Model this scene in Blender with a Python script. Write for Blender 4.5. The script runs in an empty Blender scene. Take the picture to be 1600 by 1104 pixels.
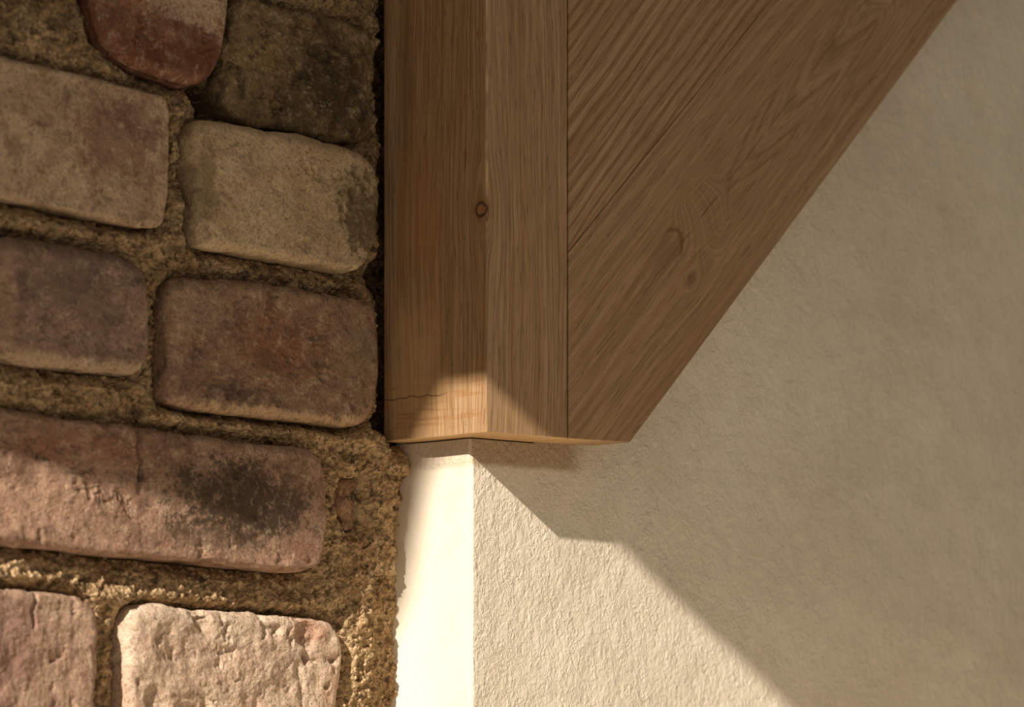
import bpy, math, random
import numpy as np
from mathutils import Vector, Matrix, noise as mn

# ------------------------------------------------------------ camera, world, sun, exposure
F = 5500.0                      # focal length in pixels of the 1600 px frame
HOR = 1170.0                    # horizon row (camera is level, lens shifted up)
CZ = 1.5                        # eye height
sc = bpy.context.scene
cam = bpy.data.cameras.new('camera')
cam.sensor_width = 36; cam.lens = F/1600*36
cam.shift_y = (HOR-552)/1600
cam.clip_start = 0.01
cam.dof.use_dof = True; cam.dof.focus_distance = 1.62; cam.dof.aperture_fstop = 10.0
co = bpy.data.objects.new('camera', cam); sc.collection.objects.link(co)
YAW = math.radians(-43)          # the plaster face runs along world X
co.location = (0, 0, CZ); co.rotation_euler = (math.pi/2, 0, YAW)
sc.camera = co
sc.view_settings.view_transform = 'Standard'
sc.view_settings.look = 'None'
sc.view_settings.gamma = 1
sc.view_settings.use_curve_mapping = False
sc.view_settings.exposure = 0.05

A = 0.0            # timber and plaster faces
B = math.radians(4.5)            # brick wall
r_ = Vector((math.cos(A), math.sin(A), 0)); l_ = Vector((-math.sin(A), math.cos(A), 0))
b_ = Vector((math.cos(B), math.sin(B), 0)); n_ = Vector((math.sin(B), -math.cos(B), 0))
Zv = Vector((0, 0, 1))
SUN = (r_ + 0.347*l_ - 0.645*Zv).normalized()      # direction of travel

sun = bpy.data.lights.new('sun', 'SUN'); sun.energy = 7.3; sun.angle = math.radians(0.8)
sun.color = (1.0, 0.93, 0.845)
so = bpy.data.objects.new('sun', sun); sc.collection.objects.link(so)
so.rotation_euler = SUN.to_track_quat('-Z', 'Y').to_euler(); so.location = (-1, -1, 3)

w = bpy.data.worlds.new('world'); sc.world = w; w.use_nodes = True
nt = w.node_tree; nt.nodes.clear()
tc = nt.nodes.new('ShaderNodeTexCoord'); dp = nt.nodes.new('ShaderNodeVectorMath'); dp.operation = 'DOT_PRODUCT'
dp.inputs[1].default_value = (-0.90, -0.18, -0.45)
nt.links.new(tc.outputs['Generated'], dp.inputs[0])
rp = nt.nodes.new('ShaderNodeMapRange'); rp.inputs[1].default_value = -0.9; rp.inputs[2].default_value = 0.9
nt.links.new(dp.outputs['Value'], rp.inputs[0])
cr = nt.nodes.new('ShaderNodeValToRGB')
cr.color_ramp.elements[0].color = (0.15, 0.137, 0.116, 1); cr.color_ramp.elements[1].color = (0.56, 0.51, 0.435, 1)
nt.links.new(rp.outputs[0], cr.inputs[0])
bg = nt.nodes.new('ShaderNodeBackground'); bg.inputs['Strength'].default_value = 0.77
nt.links.new(cr.outputs[0], bg.inputs[0])
wo = nt.nodes.new('ShaderNodeOutputWorld'); nt.links.new(bg.outputs[0], wo.inputs[0])

# ------------------------------------------------------------ geometry helpers
RY = Matrix.Rotation(YAW, 3, 'Z')
def ray(px, py): return RY @ Vector(((px-800)/F, 1.0, (HOR-py)/F))
CAM = Vector((0, 0, CZ))
def onplane(px, py, p0, n):
    d = ray(px, py); return CAM + d*((p0-CAM).dot(n)/d.dot(n))
Y0 = 1.6
P0 = CAM + ray(760, 674.5)*Y0           # the arris of the post at its lower end
def rl(r, l, z=0.0): return P0 + r_*r + l_*l + Zv*z
FACE_R = lambda px, py: onplane(px, py, P0, l_)         # plane of the post's right face
PW = rl(0, 0.0246)                                       # plaster plane
def to_rlz(p):
    q = p-P0; return q.dot(r_), q.dot(l_), q.z

def srgb(r, g, b):
    f = lambda c: ((c/255+0.055)/1.055)**2.4 if c/255 > 0.04045 else c/255/12.92
    return (f(r), f(g), f(b), 1)

def mkobj(name, verts, faces, mat=None, parent=None, smooth=True, origin=None, rot=0.0):
    M = Matrix.Translation(origin or Vector()) @ Matrix.Rotation(rot, 4, 'Z')
    Mi = M.inverted()
    vs = np.array([tuple(v) for v in verts], dtype=float)
    R = np.array(Mi)
    vs = vs @ R[:3, :3].T + R[:3, 3]
    me = bpy.data.meshes.new(name)
    me.from_pydata(vs.tolist(), [], faces); me.update()
    if smooth: me.polygons.foreach_set('use_smooth', [True]*len(me.polygons))
    o = bpy.data.objects.new(name, me); sc.collection.objects.link(o)
    o.matrix_world = M
    if parent is not None:
        o.parent = parent
        o.matrix_parent_inverse = parent.matrix_world.inverted()
    if mat: me.materials.append(mat)
    return o

# ------------------------------------------------------------ node helpers
class G:
    def __init__(s, name, rough=0.8, spec=0.3):
        s.m = bpy.data.materials.new(name); s.m.use_nodes = True
        s.t = s.m.node_tree; s.t.nodes.clear()
        s.o = s.t.nodes.new('ShaderNodeOutputMaterial')
        s.b = s.t.nodes.new('ShaderNodeBsdfPrincipled')
        s.b.inputs['Roughness'].default_value = rough
        s.b.inputs['Specular IOR Level'].default_value = spec
        s.t.links.new(s.b.outputs[0], s.o.inputs[0])
        c = s.t.nodes.new('ShaderNodeTexCoord'); s.P = c.outputs['Object']
        sp = s.t.nodes.new('ShaderNodeSeparateXYZ'); s.t.links.new(s.P, sp.inputs[0])
        s.x, s.y, s.z = sp.outputs
    def _in(s, sock, v):
        if isinstance(v, bpy.types.NodeSocket): s.t.links.new(v, sock)
        elif v is not None: sock.default_value = v
    def m_(s, op, a, b=None, c=None, clamp=False):
        n = s.t.nodes.new('ShaderNodeMath'); n.operation = op; n.use_clamp = clamp
        s._in(n.inputs[0], a); s._in(n.inputs[1], b); s._in(n.inputs[2], c); return n.outputs[0]
    def add(s, a, b): return s.m_('ADD', a, b)
    def sub(s, a, b): return s.m_('SUBTRACT', a, b)
    def mul(s, a, b): return s.m_('MULTIPLY', a, b)
    def div(s, a, b): return s.m_('DIVIDE', a, b)
    def vec(s, x, y, z=0.0):
        n = s.t.nodes.new('ShaderNodeCombineXYZ'); s._in(n.inputs[0], x); s._in(n.inputs[1], y); s._in(n.inputs[2], z); return n.outputs[0]
    def noise(s, v, scale, detail=3.0, rough=0.5, dist=0.0):
        n = s.t.nodes.new('ShaderNodeTexNoise'); s._in(n.inputs['Vector'], v)
        n.inputs['Scale'].default_value = scale; n.inputs['Detail'].default_value = detail
        n.inputs['Roughness'].default_value = rough; n.inputs['Distortion'].default_value = dist
        return n.outputs['Fac']
    def voro(s, v, scale, feat='F1'):
        n = s.t.nodes.new('ShaderNodeTexVoronoi'); s._in(n.inputs['Vector'], v); n.feature = feat
        n.inputs['Scale'].default_value = scale; return n.outputs['Distance']
    def step(s, v, a, b, lo=0.0, hi=1.0):
        n = s.t.nodes.new('ShaderNodeMapRange'); n.interpolation_type = 'SMOOTHSTEP'
        s._in(n.inputs[0], v); n.inputs[1].default_value = a; n.inputs[2].default_value = b
        n.inputs[3].default_value = lo; n.inputs[4].default_value = hi
        return n.outputs[0]
    def mix(s, f, a, b, mode='MIX'):
        n = s.t.nodes.new('ShaderNodeMix'); n.data_type = 'RGBA'; n.blend_type = mode
        s._in(n.inputs[0], f); s._in(n.inputs[6], a); s._in(n.inputs[7], b); return n.outputs[2]
    def ell(s, u, v, cu, cv, ru, rv, wob=None, ang=0.0):
        """normalised distance from an ellipse centre"""
        du = s.sub(u, cu); dv = s.sub(v, cv)
        if ang:
            ca, sa = math.cos(ang), math.sin(ang)
            du, dv = s.add(s.mul(du, ca), s.mul(dv, sa)), s.sub(s.mul(dv, ca), s.mul(du, sa))
        d = s.m_('SQRT', s.add(s.m_('POWER', s.div(du, ru), 2), s.m_('POWER', s.div(dv, rv), 2)))
        return s.add(d, wob) if wob is not None else d
    def bump(s, h, dist, strength=1.0, prev=None):
        n = s.t.nodes.new('ShaderNodeBump'); n.inputs['Strength'].default_value = strength
        n.inputs['Distance'].default_value = dist; s._in(n.inputs['Height'], h)
        if prev is not None: s._in(n.inputs['Normal'], prev)
        return n.outputs[0]
    def done(s, col, nrm=None, rough=None):
        s._in(s.b.inputs['Base Color'], col)
        if nrm is not None: s._in(s.b.inputs['Normal'], nrm)
        if rough is not None: s._in(s.b.inputs['Roughness'], rough)
        return s.m

# ------------------------------------------------------------ plaster
def plaster_mat():
    g = G('cream_lime_plaster', 0.9, 0.15)
    big = g.noise(g.P, 9, 4, 0.55, 0.4)
    mid = g.noise(g.P, 45, 4, 0.6)
    c = g.mix(g.step(big, 0.3, 0.7), srgb(206, 192, 169), srgb(217, 204, 182))
    c = g.mix(g.mul(g.step(mid, 0.5, 0.8), 0.3), c, srgb(190, 172, 142))
    # smoothed reveal (left side) against the trowelled stucco of the main face
    on_face = g.step(g.sub(g.x, 0.0), 0.0004, 0.0016)
    P2 = g.vec(g.mul(g.x, 1.25), g.mul(g.y, 1.25), g.mul(g.z, 0.95))
    ridg = g.m_('ABSOLUTE', g.sub(g.noise(P2, 230, 3, 0.5, 1.4), 0.5))
    ridg = g.mul(g.step(ridg, 0.0, 0.16), g.step(g.noise(P2, 60, 2), 0.35, 0.6))
    h = g.add(g.mul(ridg, 0.28), g.mul(g.noise(P2, 330, 4, 0.62, 0.6), 1.0))
    h = g.add(h, g.mul(g.noise(P2, 110, 3, 0.6, 0.5), 1.3))
    h = g.mul(h, g.add(g.mul(on_face, 0.88), 0.12))
    # ragged, darker brown band below the timber
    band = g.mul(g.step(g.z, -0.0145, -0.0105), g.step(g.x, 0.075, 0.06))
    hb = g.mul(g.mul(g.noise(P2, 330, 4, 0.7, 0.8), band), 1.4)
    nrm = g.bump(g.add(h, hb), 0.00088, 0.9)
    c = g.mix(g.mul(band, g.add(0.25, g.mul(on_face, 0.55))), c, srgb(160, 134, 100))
    return g.done(c, nrm)
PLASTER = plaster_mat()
def grid(fn, nu, nv):
    vs = [fn(i/(nu-1), j/(nv-1)) for j in range(nv) for i in range(nu)]
    fs = [(j*nu+i, j*nu+i+1, (j+1)*nu+i+1, (j+1)*nu+i) for j in range(nv-1) for i in range(nu-1)]
    return vs, fs

def nz(p, s, o=4): return mn.fractal(Vector(p)*s, 0.9, 2.0, o)

def build_plaster():
    RI = 0.0129; LB = 0.0246; top = -0.0006
    verts = []; faces = []; idx = {}
    def V(p):
        verts.append(p); return len(verts)-1
    def wob(p, amt=1.0):
        q = (p[0], p[1], p[2])
        return nz(q, 7, 2)*0.0016*amt + nz(q, 45, 3)*0.00035*amt
    # profile below the post: a path round the rounded corner, in (r, l)
    rc = 0.0022
    prof = []
    for l in np.linspace(0.17, LB+rc, 40): prof.append((RI, l, -1, 0))
    for a in np.linspace(0, math.pi/2, 7)[1:-1]:
        prof.append((RI+rc-rc*math.cos(a), LB+rc-rc*math.sin(a), -math.cos(a), -math.sin(a)))
    rs = list(np.linspace(RI+rc, 0.052, 20)) + list(np.linspace(0.054, 0.45, 150)) + list(np.linspace(0.47, 1.2, 12))
    for r in rs: prof.append((r, LB, 0, -1))
    zs = list(np.linspace(-0.75, -0.16, 12)) + list(np.linspace(-0.155, top, 90))
    def col(prof, zs, dmp):
        base = len(verts); n = len(prof)
        for z in zs:
            for (r, l, nr, nl) in prof:
                p = rl(r, l, z); k = 1.0
                if nr < -0.99:
                    fl = 0.002 + 0.004*min(1.0, max(0.0, -z/0.09)); tt = max(0.0, (l-0.045)/0.025)
                    p = p - r_*fl*min(tt, 1.6)**2
                k *= max(0.0, min(1.0, (r-0.03)/0.05)) if (dmp and nl < -0.5) else (0.5 if nl > -0.5 else 0.6)
                d = wob(p, k)
                verts.append(p + (r_*nr + l_*nl)*d)
        for j in range(len(zs)-1):
            for i in range(n-1):
                a = base+j*n+i; faces.append((a, a+1, a+n+1, a+n))
        return base, n
    b0, n0 = col(prof, zs, True)
    # wall above, starting behind the post
    prof2 = [(r, LB, 0, -1) for r in rs if r > 0.0515]
    zs2 = [top] + list(np.linspace(0.004, 0.40, 100)) + [0.5, 0.7, 0.9]
    b1, n1 = col(prof2, zs2, True)
    # ledge closing the top of the nib under the post, and the wall's thickness behind
    a = V(rl(RI, LB+rc, top)); b = V(rl(RI+rc, LB, top)); c = V(rl(0.0525, LB, top)); d = V(rl(0.0525, 0.17, top)); e = V(rl(RI, 0.17, top))
    faces.append((a, e, d, c, b))
    a = V(rl(0.0525, LB, top)); b = V(rl(0.0525, LB, 0.9)); c = V(rl(0.0525, 0.17, 0.9)); d = V(rl(0.0525, 0.17, top)); faces.append((a, b, c, d))
    a = V(rl(RI, 0.17, -0.75)); b = V(rl(1.2, 0.17, -0.75)); c = V(rl(1.2, 0.17, 0.9)); d = V(rl(RI, 0.17, 0.9)); faces.append((a, b, c, d))
    a = V(rl(1.2, LB, -0.75)); b = V(rl(1.2, 0.17, -0.75)); c = V(rl(1.2, 0.17, 0.9)); d = V(rl(1.2, LB, 0.9)); faces.append((a, b, c, d))
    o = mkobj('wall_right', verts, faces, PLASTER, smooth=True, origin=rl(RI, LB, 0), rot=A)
    o['kind'] = 'structure'
    return o
build_plaster()

# ------------------------------------------------------------ oak
def oak(name, axis, ring=1.0, con=1.0, wander=1.0, tint=0.0, knots=(), cath=None, stripes=0.0, smudge=(), footz=0.0):
    """axis: function g -> (u across the grain, v along the grain) in metres"""
    g = G(name, 0.55, 0.28)
    u, v = axis(g)
    u0, v0 = u, v
    # slow wander of the grain
    u = g.add(u, g.mul(g.sub(g.noise(g.vec(g.mul(u, 14), g.mul(v, 4)), 1, 2, 0.5), 0.5), 0.016*wander))
    u = g.add(u, g.mul(g.sub(g.noise(g.vec(g.mul(u0, 60), g.mul(v, 22)), 1, 2, 0.5), 0.5), 0.0022*wander))
    for (ku, kv, R, st) in knots:
        du = g.sub(u, ku); dv = g.mul(g.sub(v0, kv), st)
        den = g.add(g.add(g.mul(du, du), g.mul(dv, dv)), R*R*0.35)
        u = g.sub(u, g.div(g.mul(du, R*R), den))
    ringc = u
    if cath:
        cu, cv, wu, slope = cath
        du = g.m_('ABSOLUTE', g.sub(u, cu))
        soft = g.m_('SQRT', g.add(g.mul(du, du), 0.00003))
        f = g.sub(soft, g.mul(g.sub(v0, cv), slope))
        win = g.mul(g.step(du, wu, wu*0.45), g.step(g.m_('ABSOLUTE', g.sub(v0, cv+0.045)), 0.12, 0.07))
        ringc = g.add(g.mul(f, win), g.mul(u, g.sub(1.0, win)))
    rings = g.noise(g.vec(g.mul(ringc, 330*ring), g.mul(v0, 7)), 1, 3, 0.55)
    rings2 = g.noise(g.vec(g.mul(ringc, 95*ring), g.mul(v0, 3), 5.0), 1, 2, 0.5)
    fib = g.noise(g.vec(g.mul(u, 1500), g.mul(v0, 45)), 1, 3, 0.6)
    pore = g.noise(g.vec(g.mul(u, 1150), g.mul(v0, 75), 9.0), 1, 2, 0.5)
    hue = g.noise(g.vec(g.mul(u, 28), g.mul(v0, 5), 3.0), 1, 2, 0.5)
    L, D, R2 = srgb(169, 137, 101), srgb(128, 98, 65), srgb(148, 112, 73)
    c = g.mix(g.mul(g.step(rings, 0.36, 0.66), con), L, D)
    c = g.mix(g.mul(g.step(rings2, 0.40, 0.68), 0.4), c, srgb(146, 108, 68))
    c = g.mix(g.mul(g.step(hue, 0.42, 0.66), 0.22), c, R2)
    if stripes:
        sw = g.m_('SINE', g.add(g.mul(ringc, 2*math.pi/0.0056), g.mul(g.noise(g.vec(g.mul(u, 60), g.mul(v0, 7)), 1, 2), 8)))
        c = g.mix(g.mul(g.step(sw, 0.0, 1.0), stripes), c, srgb(120, 78, 42))
    if cath:
        sw = g.m_('SINE', g.add(g.mul(ringc, 2*math.pi/0.0034), g.mul(g.noise(g.vec(g.mul(u, 90), g.mul(v0, 20)), 1, 2), 5)))
        c = g.mix(g.mul(g.mul(g.step(sw, 0.1, 1.0), win), 0.38), c, srgb(118, 84, 50))
    c = g.mix(g.mul(g.step(fib, 0.48, 0.75), 0.7), c, srgb(106, 76, 46))
    c = g.mix(g.mul(g.step(fib, 0.48, 0.25), 0.35), c, srgb(208, 170, 122))
    pm = g.step(pore, 0.63, 0.72)
    c = g.mix(g.mul(pm, 0.65), c, srgb(84, 56, 32))
    for (su, sv, ru, rv, colr, amt) in smudge:
        wv = g.mul(g.sub(g.noise(g.vec(g.mul(u0, 90), g.mul(v0, 45)), 1, 3), 0.5), 1.4)
        d = g.ell(u0, v0, su, sv, ru, rv, wv)
        c = g.mix(g.mul(g.step(d, 1.0, 0.3), amt), c, srgb(*colr))
    c = g.mix(g.mul(g.step(g.z, footz+0.0006, footz+0.0001), 0.75), c, srgb(214, 172, 120))  # paler cut ends, with bounced light from below painted in
    if tint: c = g.mix(tint, c, srgb(140, 106, 70))
    h = g.add(g.mul(fib, 0.5), g.mul(g.sub(1.0, pm), 0.6))
    return g, c, h, u0, v0

def box_mesh(quad, dirv, bev=0.0009, subdiv=0):
    pass

def prism(name, poly, l0, l1, mat, origin, rot, bev=0.0008, drop=None):
    """poly: list of (r, z) corners in the face plane; extruded in l from l0 to l1, with bevelled arrises"""
    import bmesh
    bm = bmesh.new()
    f = [bm.verts.new(rl(r, l0, z)) for r, z in poly]; k = [bm.verts.new(rl(r, l1, z)) for r, z in poly]
    n = len(poly)
    bm.faces.new(f); bm.faces.new(k[::-1])
    for i in range(n): bm.faces.new((f[i], k[i], k[(i+1) % n], f[(i+1) % n]))
    bmesh.ops.recalc_face_normals(bm, faces=bm.faces)
    bmesh.ops.bevel(bm, geom=list(bm.edges), offset=bev, segments=3, affect='EDGES', profile=0.6)
    bm.transform((Matrix.Translation(origin) @ Matrix.Rotation(rot, 4, 'Z')).inverted())
    me = bpy.data.meshes.new(name); bm.to_mesh(me); bm.free()
    me.polygons.foreach_set('use_smooth', [False]*len(me.polygons))
    o = bpy.data.objects.new(name, me); sc.collection.objects.link(o)
    o.matrix_world = Matrix.Translation(origin) @ Matrix.Rotation(rot, 4, 'Z')
    me.materials.append(mat)
    return o

# --- the upright post: origin at the foot of its arris; local x = right face, y = left face, z up
def fz(px, py, plane='r'):
    p = onplane(px, py, P0, l_ if plane == 'r' else r_); return to_rlz(p)
kr, _, kz = fz(755, 327, 'l')
_, kl, kz = to_rlz(onplane(752, 327, P0, r_))
PW_R = to_rlz(FACE_R(886.5, 500))[0]
g, c, h, u0, v0 = oak('oak_post_wood', lambda g: (g.sub(g.x, g.y), g.z), ring=1.9, con=0.8, knots=[(-kl, kz, 0.007, 0.36)],
    smudge=[(-0.055, 0.165, 0.007, 0.07, (112, 84, 46), 0.5), (-0.05, 0.03, 0.03, 0.045, (196, 154, 104), 0.5),
            (-0.045, 0.10, 0.02, 0.05, (160, 106, 56), 0.4)])
# knot
wv = g.mul(g.sub(g.noise(g.P, 300, 2), 0.5), 0.9)
d = g.ell(u0, v0, -kl, kz, 0.0042, 0.0036, wv)
c = g.mix(g.mul(g.mul(g.step(d, 0.5, 0.8), g.step(d, 1.15, 0.9)), 0.95), c, srgb(58, 36, 18))
c = g.mix(g.mul(g.step(d, 0.75, 0.3), 0.6), c, srgb(150, 104, 58))
c = g.mix(g.mul(g.step(d, 2.6, 1.0), 0.25), c, srgb(110, 72, 38))
# pale streak down the arris above the knot
st = g.mul(g.step(g.m_('ABSOLUTE', g.sub(u0, g.mul(g.sub(g.noise(g.vec(0.0, g.mul(v0, 40)), 1, 1), 0.5), 0.002))), 0.0016, 0.0004), g.step(v0, kz-0.002, kz+0.006))
st = g.mul(st, g.step(g.noise(g.vec(0.0, g.mul(v0, 55), 3.0), 1, 2), 0.42, 0.62))
c = g.mix(g.mul(st, 0.45), c, srgb(214, 182, 136))
# cross-cut rippled lines on the left face near the foot
rip = g.noise(g.vec(g.mul(g.y, 35), g.mul(g.z, 520), 2.0), 1, 3, 0.5, 0.5)
rm = g.mul(g.step(g.z, 0.034, 0.018), g.step(g.y, 0.0008, 0.004))
c = g.mix(g.mul(g.mul(g.step(rip, 0.5, 0.68), rm), 0.5), c, srgb(140, 90, 46))
crk = g.m_('ABSOLUTE', g.sub(g.sub(g.z, 0.0195), g.mul(g.sub(g.noise(g.vec(g.mul(g.y, 70), 0.0), 1, 2), 0.5), 0.006)))
crm = g.mul(g.mul(g.step(crk, 0.0005, 0.0001), g.step(g.y, 0.022, 0.035)), 0.7)
c = g.mix(crm, c, srgb(70, 42, 20))
POST = g.done(c, g.bump(h, 0.00022, 0.8), 0.5)
post = prism('oak_post', [(0, 0), (PW_R, 0), (PW_R, 0.82), (0, 0.82)], 0.0, 0.0712, POST, rl(0, 0, 0), A, 0.0007)
post['label'] = 'upright square oak post with small round knot, between brick wall and diagonal oak boards'
post['category'] = 'timber post'

# --- the two diagonal boards right of it; local x along the face, z up
S = Vector((888.5, 0))
def rz(px, py):
    a = to_rlz(FACE_R(px, py)); return a[0], a[2]
sA = rz(889, 393.5); sB = rz(1206, 0)
dr, dz = sB[0]-sA[0], sB[1]-sA[1]; ln = math.hypot(dr, dz); dr /= ln; dz /= ln
print('seam angle', math.degrees(math.atan2(dz, dr)))
eA = rz(984.5, 691); eB = rz(1496, 0)
er, ez = eB[0]-eA[0], eB[1]-eA[1]; le = math.hypot(er, ez); er /= le; ez /= le
print('edge angle', math.degrees(math.atan2(ez, er)), 'board width', abs((eA[0]-sA[0])*dz-(eA[1]-sA[1])*dr))
x0 = PW_R + 0.0009
T = 1.25
gap = 0.00022
bl = rz(889.5, 685.3)
off = (-dz*gap, dr*gap)
# grain axes: u across, v along, relative to the point eA
def axis_for(dx, dzv, ox, oz):
    def f(g):
        X = g.sub(g.x, ox); Zz = g.sub(g.z, oz)
        return (g.sub(g.mul(X, dzv), g.mul(Zz, dx)), g.add(g.mul(X, dx), g.mul(Zz, dzv)))
    return f
ax = axis_for(er, ez, eA[0]-x0, eA[1])
def uv_of(px, py):
    a, b = rz(px, py); X, Zz = a-eA[0], b-eA[1]
    return X*ez-Zz*er, X*er+Zz*ez
k1 = uv_of(1080, 438); k2 = uv_of(1050, 385); ca = uv_of(1180, 235)
print('knots', k1, k2, ca)
g, c, h, u0, v0 = oak('oak_lower_board_wood', ax, ring=1.1, con=0.75, wander=0.5, tint=0.2, knots=[(k1[0], k1[1], 0.0045, 0.45)], cath=(ca[0], ca[1], 0.022, 0.16), footz=min(bl[1], eA[1]))
wv = g.mul(g.sub(g.noise(g.P, 260, 3), 0.5), 1.1)
d = g.ell(u0, v0, k1[0], k1[1], 0.0028, 0.006, wv)
c = g.mix(g.mul(g.step(d, 1.3, 0.3), 0.5), c, srgb(84, 60, 34))
d = g.ell(u0, v0, k2[0]-0.001, k2[1]-0.004, 0.0075, 0.013, g.mul(wv, 0.5))
c = g.mix(g.mul(g.mul(g.step(d, 0.75, 0.95), g.step(d, 1.2, 0.98)), g.mul(g.step(v0, k2[1]-0.006, k2[1]+0.006), 0.6)), c, srgb(88, 58, 32))
c = g.mix(g.mul(g.step(d, 1.8, 0.2), 0.22), c, srgb(104, 70, 40))
crk = g.m_('ABSOLUTE', g.sub(g.sub(u0, k2[0]+0.003), g.mul(g.sub(g.noise(g.vec(0.0, g.mul(v0, 60)), 1, 2), 0.5), 0.003)))
c = g.mix(g.mul(g.mul(g.step(crk, 0.0004, 0.0001), g.step(g.noise(g.vec(1.0, g.mul(v0, 35)), 1, 1), 0.42, 0.5)), 0.6), c, srgb(62, 40, 22))
LOW = g.done(c, g.bump(h, 0.0002, 0.8), 0.58)
a2 = math.degrees(0)
ax2 = axis_for(math.cos(math.radians(48)), math.sin(math.radians(48)), 0, 0)
g, c, h, u0, v0 = oak('oak_upper_board_wood', ax2, ring=1.2, con=0.55, wander=0.8, stripes=0.6)
UPP = g.done(c, g.bump(h, 0.0002, 0.8), 0.55)
topz = 0.52
def line_at_x(P, d, x): return P[1] + (x-P[0])*d[1]/d[0]
def line_at_z(P, d, z): return P[0] + (z-P[1])*d[0]/d[1]
TH = 0.0243
lower = [(x0, bl[1]), (eA[0], eA[1]), (line_at_z(eA, (er, ez), topz), topz), (line_at_z(sA, (dr, dz), topz), topz), (x0, line_at_x(sA, (dr, dz), x0))]
o = prism('oak_board', lower, 0.0, TH, LOW, rl(x0, 0, 0), A, 0.0005)
o['label'] = 'wide diagonal oak board with feathered grain and dark knot, edging the cream plaster'
o['category'] = 'timber board'; o['group'] = 'diagonal oak boards'
s2 = (sA[0]+off[0], sA[1]+off[1])
upper = [(x0, line_at_x(s2, (dr, dz), x0)), (line_at_z(s2, (dr, dz), topz), topz), (x0, topz)]
o = prism('oak_board', upper, 0.0002, TH, UPP, rl(x0, 0, 0), A, 0.0004)
o['label'] = 'striped triangular oak board wedged between the upright post and the wide diagonal board'
o['category'] = 'timber board'; o['group'] = 'diagonal oak boards'

# ------------------------------------------------------------ brick wall
PM = rl(-0.0, 0.074)                      # a point of the mortar plane
OUT = 0.0105                              # how far the bricks stand out
PF = PM + n_*OUT
def uz(px, py, off=0.0):
    p = onplane(px, py, PM+n_*off, n_) - PM; return p.dot(b_), p.z

def mortar_mat():
    g = G('sandy_lime_mortar', 0.95, 0.1)
    a = g.noise(g.P, 60, 4, 0.6); f = g.noise(g.P, 520, 4, 0.65); v = g.voro(g.P, 600)
    c = g.mix(g.step(a, 0.35, 0.68), srgb(202, 168, 124), srgb(168, 134, 94))
    c = g.mix(g.mul(g.step(f, 0.5, 0.72), 0.7), c, srgb(84, 66, 44))
    c = g.mix(g.mul(g.step(f, 0.46, 0.3), 0.6), c, srgb(218, 196, 158))
    bl = g.noise(g.P, 130, 4, 0.7, 0.5)
    c = g.mix(g.mul(g.step(bl, 0.55, 0.66), 0.8), c, srgb(60, 48, 33))  # dark blotches painted in as shaded pits
    # patchy darker, greenish tone toward the top of the wall
    t = g.mul(g.step(g.z, 0.02, 0.17), g.step(g.noise(g.P, 28, 3, 0.6), 0.35, 0.6))
    c = g.mix(g.mul(t, 0.5), c, srgb(98, 87, 62))
    vo = g.voro(g.vec(g.add(g.x, g.mul(g.noise(g.P, 300, 2), 0.004)), g.y, g.add(g.z, g.mul(g.noise(g.P, 260, 2), 0.004))), 380)
    c = g.mix(g.mul(g.step(vo, 0.5, 0.85), 0.6), c, srgb(78, 60, 40))  # hollows between crumbs painted dark, standing in for their shade
    h = g.add(g.mul(f, 0.8), g.mul(v, 0.35))
    h = g.sub(h, g.mul(vo, 1.0))
    return g.done(c, g.bump(g.add(h, g.mul(g.noise(g.P, 300, 3, 0.6, 1.0), 1.2)), 0.0019, 1.0))
MORTAR = mortar_mat()

def brick_mat(name, base, alt, speck, origin, patches=(), rough=1.0, crack=None, dirt=0.5):
    g = G(name, 0.92, 0.12)
    seed = origin.x*37+origin.z*91
    P = g.vec(g.add(g.x, seed), g.y, g.z)
    a = g.noise(P, 38, 5, 0.62, 0.5); b = g.noise(P, 110, 5, 0.68, 0.3); f = g.noise(P, 560, 3, 0.6)
    c = g.mix(g.step(a, 0.36, 0.66), srgb(*base), srgb(*alt))
    c = g.mix(g.mul(g.step(b, 0.49, 0.66), min(1.0, dirt*1.3)), c, srgb(*speck))
    c = g.mix(g.mul(g.step(b, 0.44, 0.28), 0.35), c, srgb(214, 190, 156))
    wob = g.add(g.mul(g.sub(g.noise(P, 70, 3, 0.6), 0.5), 1.6), g.mul(g.sub(g.noise(P, 240, 5, 0.8), 0.5), 3.0))
    uo = (origin-PM).dot(b_); zo = origin.z-PM.z
    for (px, py, rx, ry, colr, amt) in patches:
        cu, cv = uz(px, py, OUT)
        e = g.ell(g.x, g.z, cu-uo, cv-zo, rx/F*1.5/math.cos(B-YAW), ry/F*1.5, wob)
        c = g.mix(g.mul(g.step(e, 1.1, 0.45), amt), c, srgb(*colr))
    c = g.mix(g.mul(g.step(f, 0.53, 0.70), 0.55), c, srgb(80, 62, 47))
    lime = g.noise(P, 130, 6, 0.8, 0.3)
    c = g.mix(g.mul(g.step(lime, 0.52, 0.74), 0.3), c, srgb(196, 174, 144))
    mot = g.noise(P, 190, 7, 0.85, 0.2)
    c = g.mix(g.mul(g.step(mot, 0.53, 0.62), 0.45*dirt+0.1), c, srgb(*speck))
    c = g.mix(g.mul(g.step(mot, 0.46, 0.38), 0.3), c, srgb(212, 190, 158))
    grit = g.noise(P, 1100, 2, 0.6)
    c = g.mix(g.mul(g.step(grit, 0.52, 0.66), 0.45), c, srgb(92, 72, 56))
    h = g.add(g.mul(f, 0.5), g.mul(g.noise(P, 260, 5, 0.75), 1.0))
    return g.done(c, g.bump(h, 0.0011*(0.4+0.6*rough), 0.85))

wall = bpy.data.objects.new('wall_left', None); sc.collection.objects.link(wall)
wall.location = PM - n_*0.03 - b_*0.2 - Zv*0.3; wall['kind'] = 'structure'
bpy.context.view_layer.update()
OUTL = []                                  # brick outlines in (u, z) of the mortar plane

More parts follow.
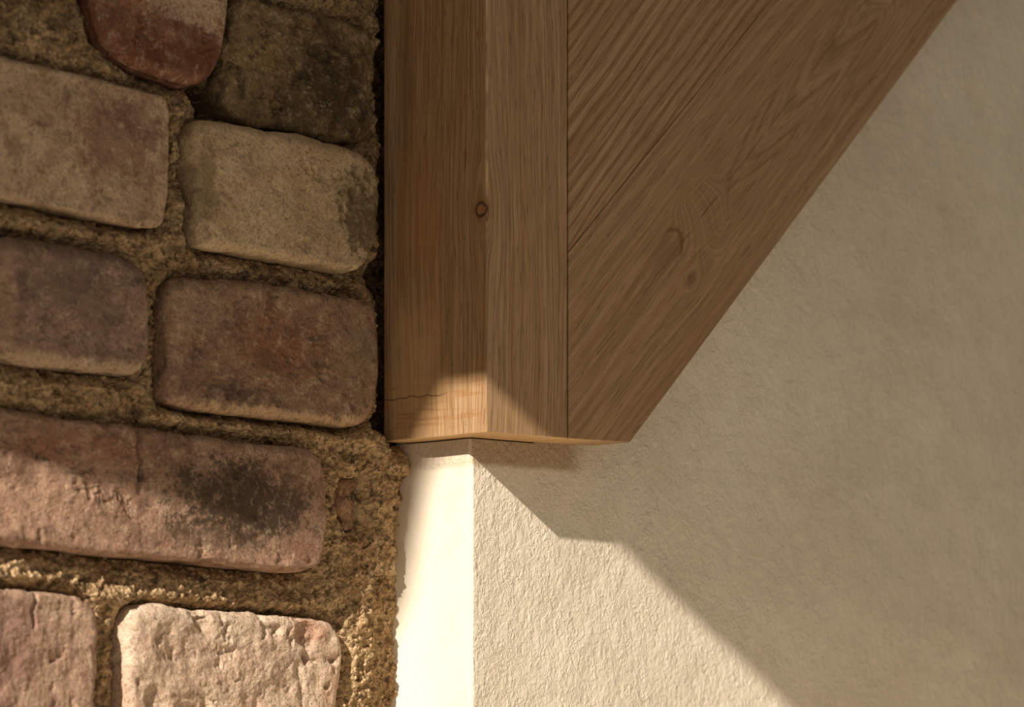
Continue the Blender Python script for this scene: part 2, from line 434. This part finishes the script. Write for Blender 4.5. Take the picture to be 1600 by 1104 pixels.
def chaikin(p, k):
    for _ in range(k):
        q = []
        for i in range(len(p)):
            a, b = p[i], p[(i+1) % len(p)]
            q.append((a[0]*.75+b[0]*.25, a[1]*.75+b[1]*.25)); q.append((a[0]*.25+b[0]*.75, a[1]*.25+b[1]*.75))
        p = q
    return p
def resample(p, n):
    P = np.array(p+[p[0]]); s = np.r_[0, np.cumsum(np.hypot(*np.diff(P, axis=0).T))]
    t = np.linspace(0, s[-1], n, endpoint=False)
    return np.c_[np.interp(t, s, P[:, 0]), np.interp(t, s, P[:, 1])]

def brick(outline, mat_args, label, out=OUT, re=0.0028, rough=1.0, tilt=(0, 0), n=380, rings=76, crack=None, low=1.0, pits=()):
    pts = [uz(x, y, out) for x, y in outline]
    q = resample(chaikin(pts, 3), n)
    area = 0.5*np.sum(q[:, 0]*np.roll(q[:, 1], -1)-np.roll(q[:, 0], -1)*q[:, 1])
    if area < 0: q = q[::-1]
    OUTL.append((q, out))
    cen = q.mean(0)
    tan = np.roll(q, -3, 0)-np.roll(q, 3, 0); tan /= np.hypot(*tan.T)[:, None]
    nor = np.c_[tan[:, 1], -tan[:, 0]]                       # outward for CCW
    origin = PM + b_*cen[0] + Zv*cen[1]
    prof = [(0.0, -0.030-out), (0.0, -0.02), (0, -0.012), (0, -0.009), (0, -0.006)]
    for a in np.linspace(0, math.pi/2, 8): prof.append((re*(1-math.cos(a)), -re+re*math.sin(a)))
    rows = []
    for ins, dep in prof: rows.append((q-nor*ins, dep, min(1, ins/re)))
    edge = q-nor*re
    edge_c = edge
    for s in np.linspace(1, 0.02, rings)[1:]:
        rows.append((cen+(edge_c-cen)*s, 0.0, 1.0))
    verts = []
    seed = Vector((origin.x*13, origin.y*7, origin.z*17))
    for uv, dep, front in rows:
        for i in range(n):
            u, z = uv[i]
            P = b_*u + Zv*z + n_*dep
            x = P+seed
            lowf = mn.fractal(x*28, 1, 2, 2)*0.0014*low
            midf = mn.fractal(x*85, 0.9, 2, 4)*0.0009*rough
            hi = mn.fractal(x*420, 0.9, 2, 3)*0.00020*rough
            rid = -max(0.0, mn.fractal(x*70+Vector((5, 5, 5)), 0.7, 2.1, 4)-0.38)*0.0035*rough
            dn = lowf+midf+hi+rid
            nn = n_*front + (b_*nor[i, 0]+Zv*nor[i, 1])*(1-front)
            if dep < -0.011: dn *= 0.4
            P = P + nn*dn
            P = P + n_*(tilt[0]*(u-cen[0]) + tilt[1]*(z-cen[1]))*(1 if dep > -0.012 else 0)
            if crack and front > 0.3:
                for (cu0, cz0, cu1, cz1, wd, dp_) in crack:
                    tt = (z-cz0)/(cz1-cz0) if cz1 != cz0 else 0
                    if 0 <= tt <= 1:
                        cu = cu0+(cu1-cu0)*tt + mn.noise(Vector((0, 0, z*180)))*0.0016
                        dd = abs(u-cu)
                        if dd < wd: P = P - n_*dp_*(1-dd/wd)*min(1, tt*6, (1-tt)*6+0.3)
            for (pu, pz, pr, pd) in pits:
                dd = math.hypot(u-pu, (z-pz))/pr + mn.noise(x*150)*0.35
                if dd < 1 and front > 0.3: P = P - n_*pd*min(1.0, (1-dd)*2.2)
            verts.append(PM + n_*out + P)
    m = len(rows); faces = []
    for j in range(m-1):
        for i in range(n):
            k = (i+1) % n
            faces.append((j*n+i, j*n+k, (j+1)*n+k, (j+1)*n+i))
    c0 = len(verts); verts.append(sum((verts[(m-1)*n+i] for i in range(n)), Vector())/n)
    for i in range(n): faces.append(((m-1)*n+i, (m-1)*n+(i+1) % n, c0))
    mt = brick_mat('brick_' + mat_args.pop('name'), origin=origin, rough=rough, **mat_args)
    o = mkobj('brick', verts, faces, mt, parent=wall, origin=origin, rot=B)
    if label: o['label'] = label
    return o

CREAM = dict(base=(190, 162, 130), alt=(172, 142, 112), speck=(124, 96, 74))
brick([(142, -130), (352, -98), (366, -60), (360, 70), (342, 118), (306, 138), (255, 118), (200, 98), (166, 62), (150, 0)],
      dict(name='dark_red', base=(140, 96, 72), alt=(116, 74, 54), speck=(84, 56, 42),
           patches=[(300, 10, 75, 38, (186, 158, 130), 0.85), (210, -30, 80, 40, (170, 140, 112), 0.7), (255, 85, 90, 34, (96, 54, 36), 0.7)]),
      'rounded dark red brick with a pale upper edge', out=0.013, re=0.006)
brick([(372, -20), (430, 6), (560, 30), (590, 70), (592, 140), (584, 208), (560, 226), (470, 208), (352, 186), (346, 90)],
      dict(name='mortar_smeared', base=(128, 105, 72), alt=(98, 80, 54), speck=(60, 49, 34), dirt=0.7,
           patches=[(530, 130, 60, 60, (62, 50, 34), 0.75), (420, 90, 50, 40, (150, 122, 80), 0.5)]),
      'dark brick smeared over with rough mortar', out=0.007, re=0.004, rough=1.7)
brick([(-170, 36), (-150, 40), (0, 88), (120, 112), (248, 144), (268, 156), (267, 240), (264, 340), (250, 357), (215, 352), (110, 332), (0, 308), (-170, 275), (-185, 255), (-185, 60)],
      dict(name='buff', **CREAM, patches=[(185, 225, 75, 75, (128, 92, 74), 0.65), (215, 185, 45, 35, (112, 78, 66), 0.5)]),
      'long buff brick with purplish brown stain', low=0.7, rough=0.6)
brick([(303, 188), (340, 188), (420, 204), (540, 228), (580, 242), (595, 280), (594, 340), (588, 392), (568, 424), (540, 422), (430, 402), (330, 386), (310, 378), (306, 300)],
      dict(name='cream', base=(192, 166, 130), alt=(176, 148, 112), speck=(136, 110, 82), dirt=0.35,
           patches=[(560, 335, 38, 90, (88, 72, 46), 0.85), (548, 300, 34, 45, (104, 86, 56), 0.7), (312, 285, 18, 110, (122, 102, 74), 0.7)]),
      'squat cream brick with olive black blotch on its right end', out=0.0135, re=0.004, low=1.1, rough=0.7)
brick([(-12, 372), (20, 366), (70, 373), (150, 388), (218, 402), (240, 430), (243, 500), (240, 560), (224, 586), (190, 584), (90, 574), (0, 560), (-14, 530), (-18, 440)],
      dict(name='grey_brown', base=(148, 119, 99), alt=(126, 100, 86), speck=(88, 72, 60),
           patches=[(120, 570, 130, 14, (176, 150, 118), 0.8), (120, 460, 70, 50, (118, 94, 81), 0.6), (6, 480, 12, 90, (170, 140, 108), 0.6)]),
      'grey brown brick with worn rounded corners', out=0.0125, re=0.007, rough=0.7)
brick([(266, 470), (272, 436), (300, 431), (420, 442), (560, 462), (592, 474), (596, 540), (595, 610), (582, 656), (560, 666), (520, 664), (400, 648), (275, 634), (262, 620), (264, 540)],
      dict(name='brown_mottled', base=(152, 120, 94), alt=(130, 101, 80), speck=(92, 71, 58), dirt=0.6,
           patches=[(430, 540, 75, 70, (128, 84, 60), 0.7), (560, 560, 40, 90, (136, 118, 90), 0.55), (310, 480, 45, 40, (160, 134, 108), 0.5),
                    (420, 648, 170, 16, (190, 156, 116), 0.7), (300, 570, 40, 50, (104, 74, 62), 0.5)]),
      'mottled reddish brown brick beside the post', out=0.0125, re=0.0045, rough=0.85)
cu = lambda x, y: uz(x, y, OUT)
c0 = cu(217, 672); c1 = cu(212, 775)
p1 = cu(395, 858); p2 = cu(545, 1000)
brick([(-200, 586), (0, 634), (120, 652), (300, 680), (440, 700), (484, 708), (497, 740), (496, 810), (490, 870), (474, 894), (440, 893), (300, 880), (120, 862), (0, 846), (-200, 815), (-215, 790), (-215, 610)],
      dict(name='long_red', base=(166, 132, 108), alt=(142, 108, 86), speck=(102, 78, 62), dirt=0.5,
           patches=[(370, 780, 125, 72, (62, 51, 39), 0.9), (330, 835, 90, 34, (76, 60, 44), 0.6), (440, 740, 45, 40, (120, 88, 66), 0.5), (455, 860, 35, 25, (130, 90, 66), 0.6),
                    (120, 700, 110, 30, (146, 96, 72), 0.5), (40, 790, 90, 50, (184, 146, 118), 0.5)]),
      'long red brick with a vertical crack and sooty right end', out=0.0115, re=0.003, rough=0.8,
      n=560, rings=90, tilt=(0.05, -0.07), crack=[(c1[0], c1[1], c0[0], c0[1]+0.004, 0.0012, 0.0035)])
brick([(-190, 905), (-60, 910), (40, 920), (118, 924), (150, 940), (160, 980), (156, 1060), (150, 1150), (140, 1200), (-190, 1190), (-205, 1050)],
      dict(name='pale_mauve', base=(180, 150, 124), alt=(158, 124, 102), speck=(128, 98, 82), dirt=0.4,
           patches=[(10, 1010, 40, 90, (140, 104, 90), 0.6)]),
      'pale mauve brick at the foot of the wall', out=0.0115, re=0.005, crack=[(cu(52, 985)[0], cu(52, 985)[1], cu(55, 915)[0], cu(55, 915)[1], 0.0012, 0.002)])
brick([(204, 962), (222, 944), (300, 950), (400, 958), (500, 962), (532, 978), (543, 1010), (540, 1050), (528, 1104), (520, 1170), (500, 1225), (210, 1215), (203, 1120), (204, 1040)],
      dict(name='pale_pink', base=(208, 184, 158), alt=(192, 162, 136), speck=(154, 122, 100), dirt=0.35,
           patches=[(480, 985, 30, 26, (168, 118, 92), 0.6), (520, 1060, 26, 60, (176, 134, 104), 0.4)]),
      'pale pink brick with chipped rough face lowest in the wall', out=0.0125, re=0.005, rough=1.25,
      pits=[(cu(478, 990)[0], cu(478, 990)[1], 0.0085, 0.0025), (cu(312, 968)[0], cu(312, 968)[1], 0.005, 0.002), (cu(240, 1096)[0], cu(240, 1096)[1], 0.008, 0.002)],
      crack=[(cu(470, 1104)[0], cu(470, 1104)[1], cu(462, 1030)[0], cu(462, 1030)[1], 0.0035, 0.0015)])
brick([(526, 765), (532, 745), (548, 748), (557, 742), (560, 770), (554, 790), (560, 812), (548, 832), (534, 826), (530, 808), (524, 800)],
      dict(name='pink_chip', base=(160, 124, 92), alt=(134, 98, 74), speck=(104, 76, 58)),
      'small pinkish brick chip bedded in mortar', out=0.0045, re=0.0025, n=90, rings=20, low=1.0, rough=2.2)
# courses just outside the frame
for k, ol in enumerate([
    [(-330, -40), (100, -10), (118, -40), (110, -190), (-330, -230)],
    [(420, -60), (585, -30), (592, -60), (590, -190), (410, -215)],
    [(-420, 300), (-60, 350), (-50, 400), (-55, 520), (-80, 545), (-420, 490)],
    [(-470, -30), (-225, 26), (-222, 235), (-470, 190)], [(-500, 560), (-255, 588), (-250, 775), (-500, 720)],
    [(-520, 850), (-245, 895), (-240, 1170), (-520, 1150)],
    [(-520, 1215), (80, 1230), (90, 1260), (85, 1420), (-520, 1420)],
    [(130, 1250), (560, 1262), (575, 1290), (570, 1440), (130, 1440)]]):
    brick(ol, dict(name='outer', **CREAM), None, n=120, rings=24)

# mortar bed: one relief sheet with thickness
def build_mortar():
    us0 = uz(-260, 500)[0]; us1 = 0.030
    z0 = uz(300, 1260)[1]; z1 = uz(300, -200)[1]
    st = 0.00075
    us = np.r_[np.linspace(us0-0.5, us0, 12)[:-1], np.arange(us0, us1, st*1.35)]
    zs = np.r_[np.linspace(z0-0.4, z0, 10)[:-1], np.arange(z0, z1, st), np.linspace(z1, z1+0.45, 12)[1:]]
    U, Zz = np.meshgrid(us, zs)
    # distance from the nearest brick outline (outside only)
    D = np.full(U.shape, 1.0); inside = np.zeros(U.shape, bool)
    for q, out in OUTL:
        m = (U > q[:, 0].min()-0.02) & (U < q[:, 0].max()+0.02) & (Zz > q[:, 1].min()-0.02) & (Zz < q[:, 1].max()+0.02)
        uu, zz = U[m], Zz[m]
        if not len(uu): continue
        qq = q[::3]
        best = np.full(uu.shape, 1.0)
        for a in qq: best = np.minimum(best, (uu-a[0])**2+(zz-a[1])**2)
        best = np.sqrt(best)
        ins = np.zeros(uu.shape, bool); nq = len(q)
        for i in range(0, nq):
            x1, y1 = q[i]; x2, y2 = q[(i+1) % nq]
            if y1 == y2: continue
            ins ^= ((y1 > zz) != (y2 > zz)) & (uu < (x2-x1)*(zz-y1)/(y2-y1)+x1)
        D[m] = np.minimum(D[m], np.where(ins, 0, best)); inside[m] |= ins
    # fuller lump of mortar toward the plaster, low down; hollow beside the post
    uR, zR = uz(575, 850, 0)
    lump = np.exp(-((U-uR)/0.040)**2)*(1/(1+np.exp((Zz-uz(560, 690)[1])/0.004)))
    hol_u, hol_z = uz(330, 158, 0)
    hol = np.exp(-((U-hol_u)/0.012)**2-((Zz-hol_z)/0.008)**2)
    gapu = uz(598, 500)[0]
    gapb = 1/(1+np.exp(-(U-(gapu-0.004))/0.0015))*(1/(1+np.exp(-(Zz-uz(560, 690)[1])/0.002)))
    shelf = np.zeros(U.shape)
    for (xa, ya, xb, yb, hgt, wz) in [(0, 918, 430, 962, 0.0042, 0.008), (0, 345, 300, 385, 0.003, 0.006), (620, 690, 250, 655, 0.005, 0.005)]:
        a = uz(xa, ya); b = uz(xb, yb)
        zl = a[1]+(U-a[0])*(b[1]-a[1])/(b[0]-a[0])
        shelf += hgt*np.exp(-((Zz-zl)/wz)**2)*(U > min(a[0], b[0])-0.02)*(U < max(a[0], b[0])+0.01)
    vj = np.zeros(U.shape)
    for (xx, yy, wu, wz, hh) in [(285, 250, .009, .03, .005), (252, 500, .008, .03, .005), (255, 330, .012, .012, .003), (60, 60, .05, .012, .003), (612, 950, 0.016, 0.06, -0.0010), (628, 740, 0.008, 0.030, 0.0035), (588, 432, .008, .006, -.02), (592, 668, .007, .005, -.02)]:
        a = uz(xx, yy); vj += hh*np.exp(-((U-a[0])/wu)**2-((Zz-a[1])/wz)**2)
    H = -0.0005 + vj + 0.0058*np.clip(D/0.006, 0, 1)*(D < 0.5) + 0.0055*lump - 0.030*hol - 0.022*gapb + shelf*np.clip(D/0.004, 0.2, 1)
    H = np.where(inside, -0.004, H)
    verts = []
    for j in range(len(zs)):
        for i in range(len(us)):
            x = PM + b_*us[i] + Zv*zs[j]
            h = H[j, i]
            fade = 0.25 if inside[j, i] else 1.0
            h += (mn.fractal(x*55, 0.8, 2, 3)*0.0022 + mn.fractal(x*200, 0.6, 2, 4)*0.0021 + mn.noise(x*620)*0.0008)*fade
            c = mn.fractal(x*95+Vector((9, 3, 1)), 0.6, 2.2, 4)
            if c > 0.45: h -= (c-0.45)*0.006*fade
            verts.append(x + n_*h)
    nu = len(us); nv = len(zs)
    faces = [(j*nu+i, j*nu+i+1, (j+1)*nu+i+1, (j+1)*nu+i) for j in range(nv-1) for i in range(nu-1)]
    b0 = len(verts)
    for (u, z) in ((us[0], zs[0]), (us[-1], zs[0]), (us[-1], zs[-1]), (us[0], zs[-1])):
        verts.append(PM+b_*u+Zv*z-n_*0.05)
    faces.append((b0+3, b0+2, b0+1, b0))
    bot = list(range(nu)); top = [(nv-1)*nu+i for i in range(nu)]
    lef = [j*nu for j in range(nv)]; rig = [j*nu+nu-1 for j in range(nv)]
    faces.append(tuple([b0, b0+1]+bot[::-1])); faces.append(tuple([b0+2, b0+3]+top))
    faces.append(tuple([b0+3, b0]+lef)); faces.append(tuple([b0+1, b0+2]+rig[::-1]))
    print('mortar verts', len(verts))
    return mkobj('mortar', verts, faces, MORTAR, parent=wall, origin=PM, rot=B)
build_mortar()

# ------------------------------------------------------------ added sun blockers out of view, cut to cast the shadow edges
RW = 0.44                                   # distance of the near blocker from the post, left of the frame
def back(p):                                # where the ray reaching p crossed the near blocker: (l, z)
    q = p-P0; t = (q.dot(r_)+RW)/SUN.dot(r_)
    s = p - SUN*t; return (s-P0).dot(l_), s.z-P0.z
head = back(onplane(760, 592, P0, l_))[1]
RW2 = 1.15                                  # a second added blocker farther out throws the softer edge
def back2(p, R):
    q = p-P0; t = (q.dot(r_)+R)/SUN.dot(r_); s = p - SUN*t; return (s-P0).dot(l_), s.z-P0.z
BR = [(0, 690), (330, 832), (470, 893)]; NB = [(640, 960), (656, 850), (670, 740)]; PO = [(682, 640)]
def edge(R, kb=0.0, kn=0.0):
    e = [back2(onplane(x, y, PF, n_), R) for x, y in BR]; e = [(l+kb, z) for l, z in e]
    f = [back2(onplane(x, y, rl(0.0129, 0), r_), R) for x, y in NB] + [back2(onplane(x, y, P0, r_), R) for x, y in PO]
    return e, [(l+kn, z) for l, z in f]
print('edges', edge(RW))
mw = G('sun_blocker_plaster', 0.9, 0.1)  # for the added blockers, pale to bounce light
OW = mw.done(mw.mix(mw.step(mw.noise(mw.P, 12, 3), 0.3, 0.7), srgb(222, 204, 176), srgb(232, 215, 188)))
def slab(R, poly, splay, name, zo):
    n = len(poly)
    vs = [rl(-R, l, z) for l, z in poly] + [rl(-R-0.09, l+splay[i][0], z+splay[i][1]) for i, (l, z) in enumerate(poly)]
    fs = [tuple(range(n)), tuple(range(2*n-1, n-1, -1))] + [(i, i+n, (i+1) % n+n, (i+1) % n) for i in range(n)]
    o = mkobj(name, vs, fs, OW, smooth=False, origin=rl(-R, 0, zo), rot=A); o['kind'] = 'structure'; return o
def opening(R, head, e, lw, top, name):
    """added blocker at distance R with an opening: level head, ragged slanting jamb e (top to bottom)"""
    zb = -0.62
    (la, za), (lb, zb_) = e[-2], e[-1]
    k = (lb-la)/(zb_-za)
    low = (min(lb+(zb-zb_)*k, lw-0.02), zb)
    (l0, z0), (l1, z1) = e[0], e[1]
    hd = (l0+(head-z0)*(l1-l0)/(z1-z0), head)
    e = [p for p in e if p[1] < head-0.002]
    poly = [(-0.75, head), hd] + e + [low, (lw, zb), (lw, top), (-0.75, top)]
    splay = [(0, 0.12), (0.06, 0.12)] + [(0.12, 0)]*(len(e)+1) + [(0, 0)]*3
    slab(R, poly, splay, name, -0.6)
e, f = edge(RW, kn=0.035)
opening(RW, head, [f[3], f[1]] + e[::-1], 0.30, 0.86, 'sun_blocker_near')  # unseen, added to shade the timber and bricks with sharper edges
h2 = back2(onplane(760, 592, P0, l_), RW2)[1]
e, f = edge(RW2, kb=0.03)
opening(RW2, h2+0.05, f[::-1] + [(f[0][0]+0.03, f[0][1]-0.05)] + e[1::-1], 0.45, h2+0.40, 'sun_blocker_far')  # unseen, added for the soft shadow edge on reveal and post

# unseen slab below the frame, added to bounce sunlight upward
gl = G('bounce_slab_plaster', 0.85, 0.15)
BOUNCE_MAT = gl.done(gl.mix(gl.step(gl.noise(gl.P, 10, 3), 0.3, 0.7), srgb(222, 210, 190), srgb(230, 219, 200)))
vs = [rl(a, b, c) for c in (-0.36, -0.30) for a, b in ((-0.43, -0.42), (0.95, -0.42), (0.95, 0.022), (-0.43, 0.022))]
o = mkobj('bounce_slab_1', vs, [(3, 2, 1, 0), (4, 5, 6, 7), (0, 1, 5, 4), (1, 2, 6, 5), (2, 3, 7, 6), (3, 0, 4, 7)], BOUNCE_MAT, smooth=False, origin=rl(0, 0, -0.36), rot=A)
o['kind'] = 'structure'
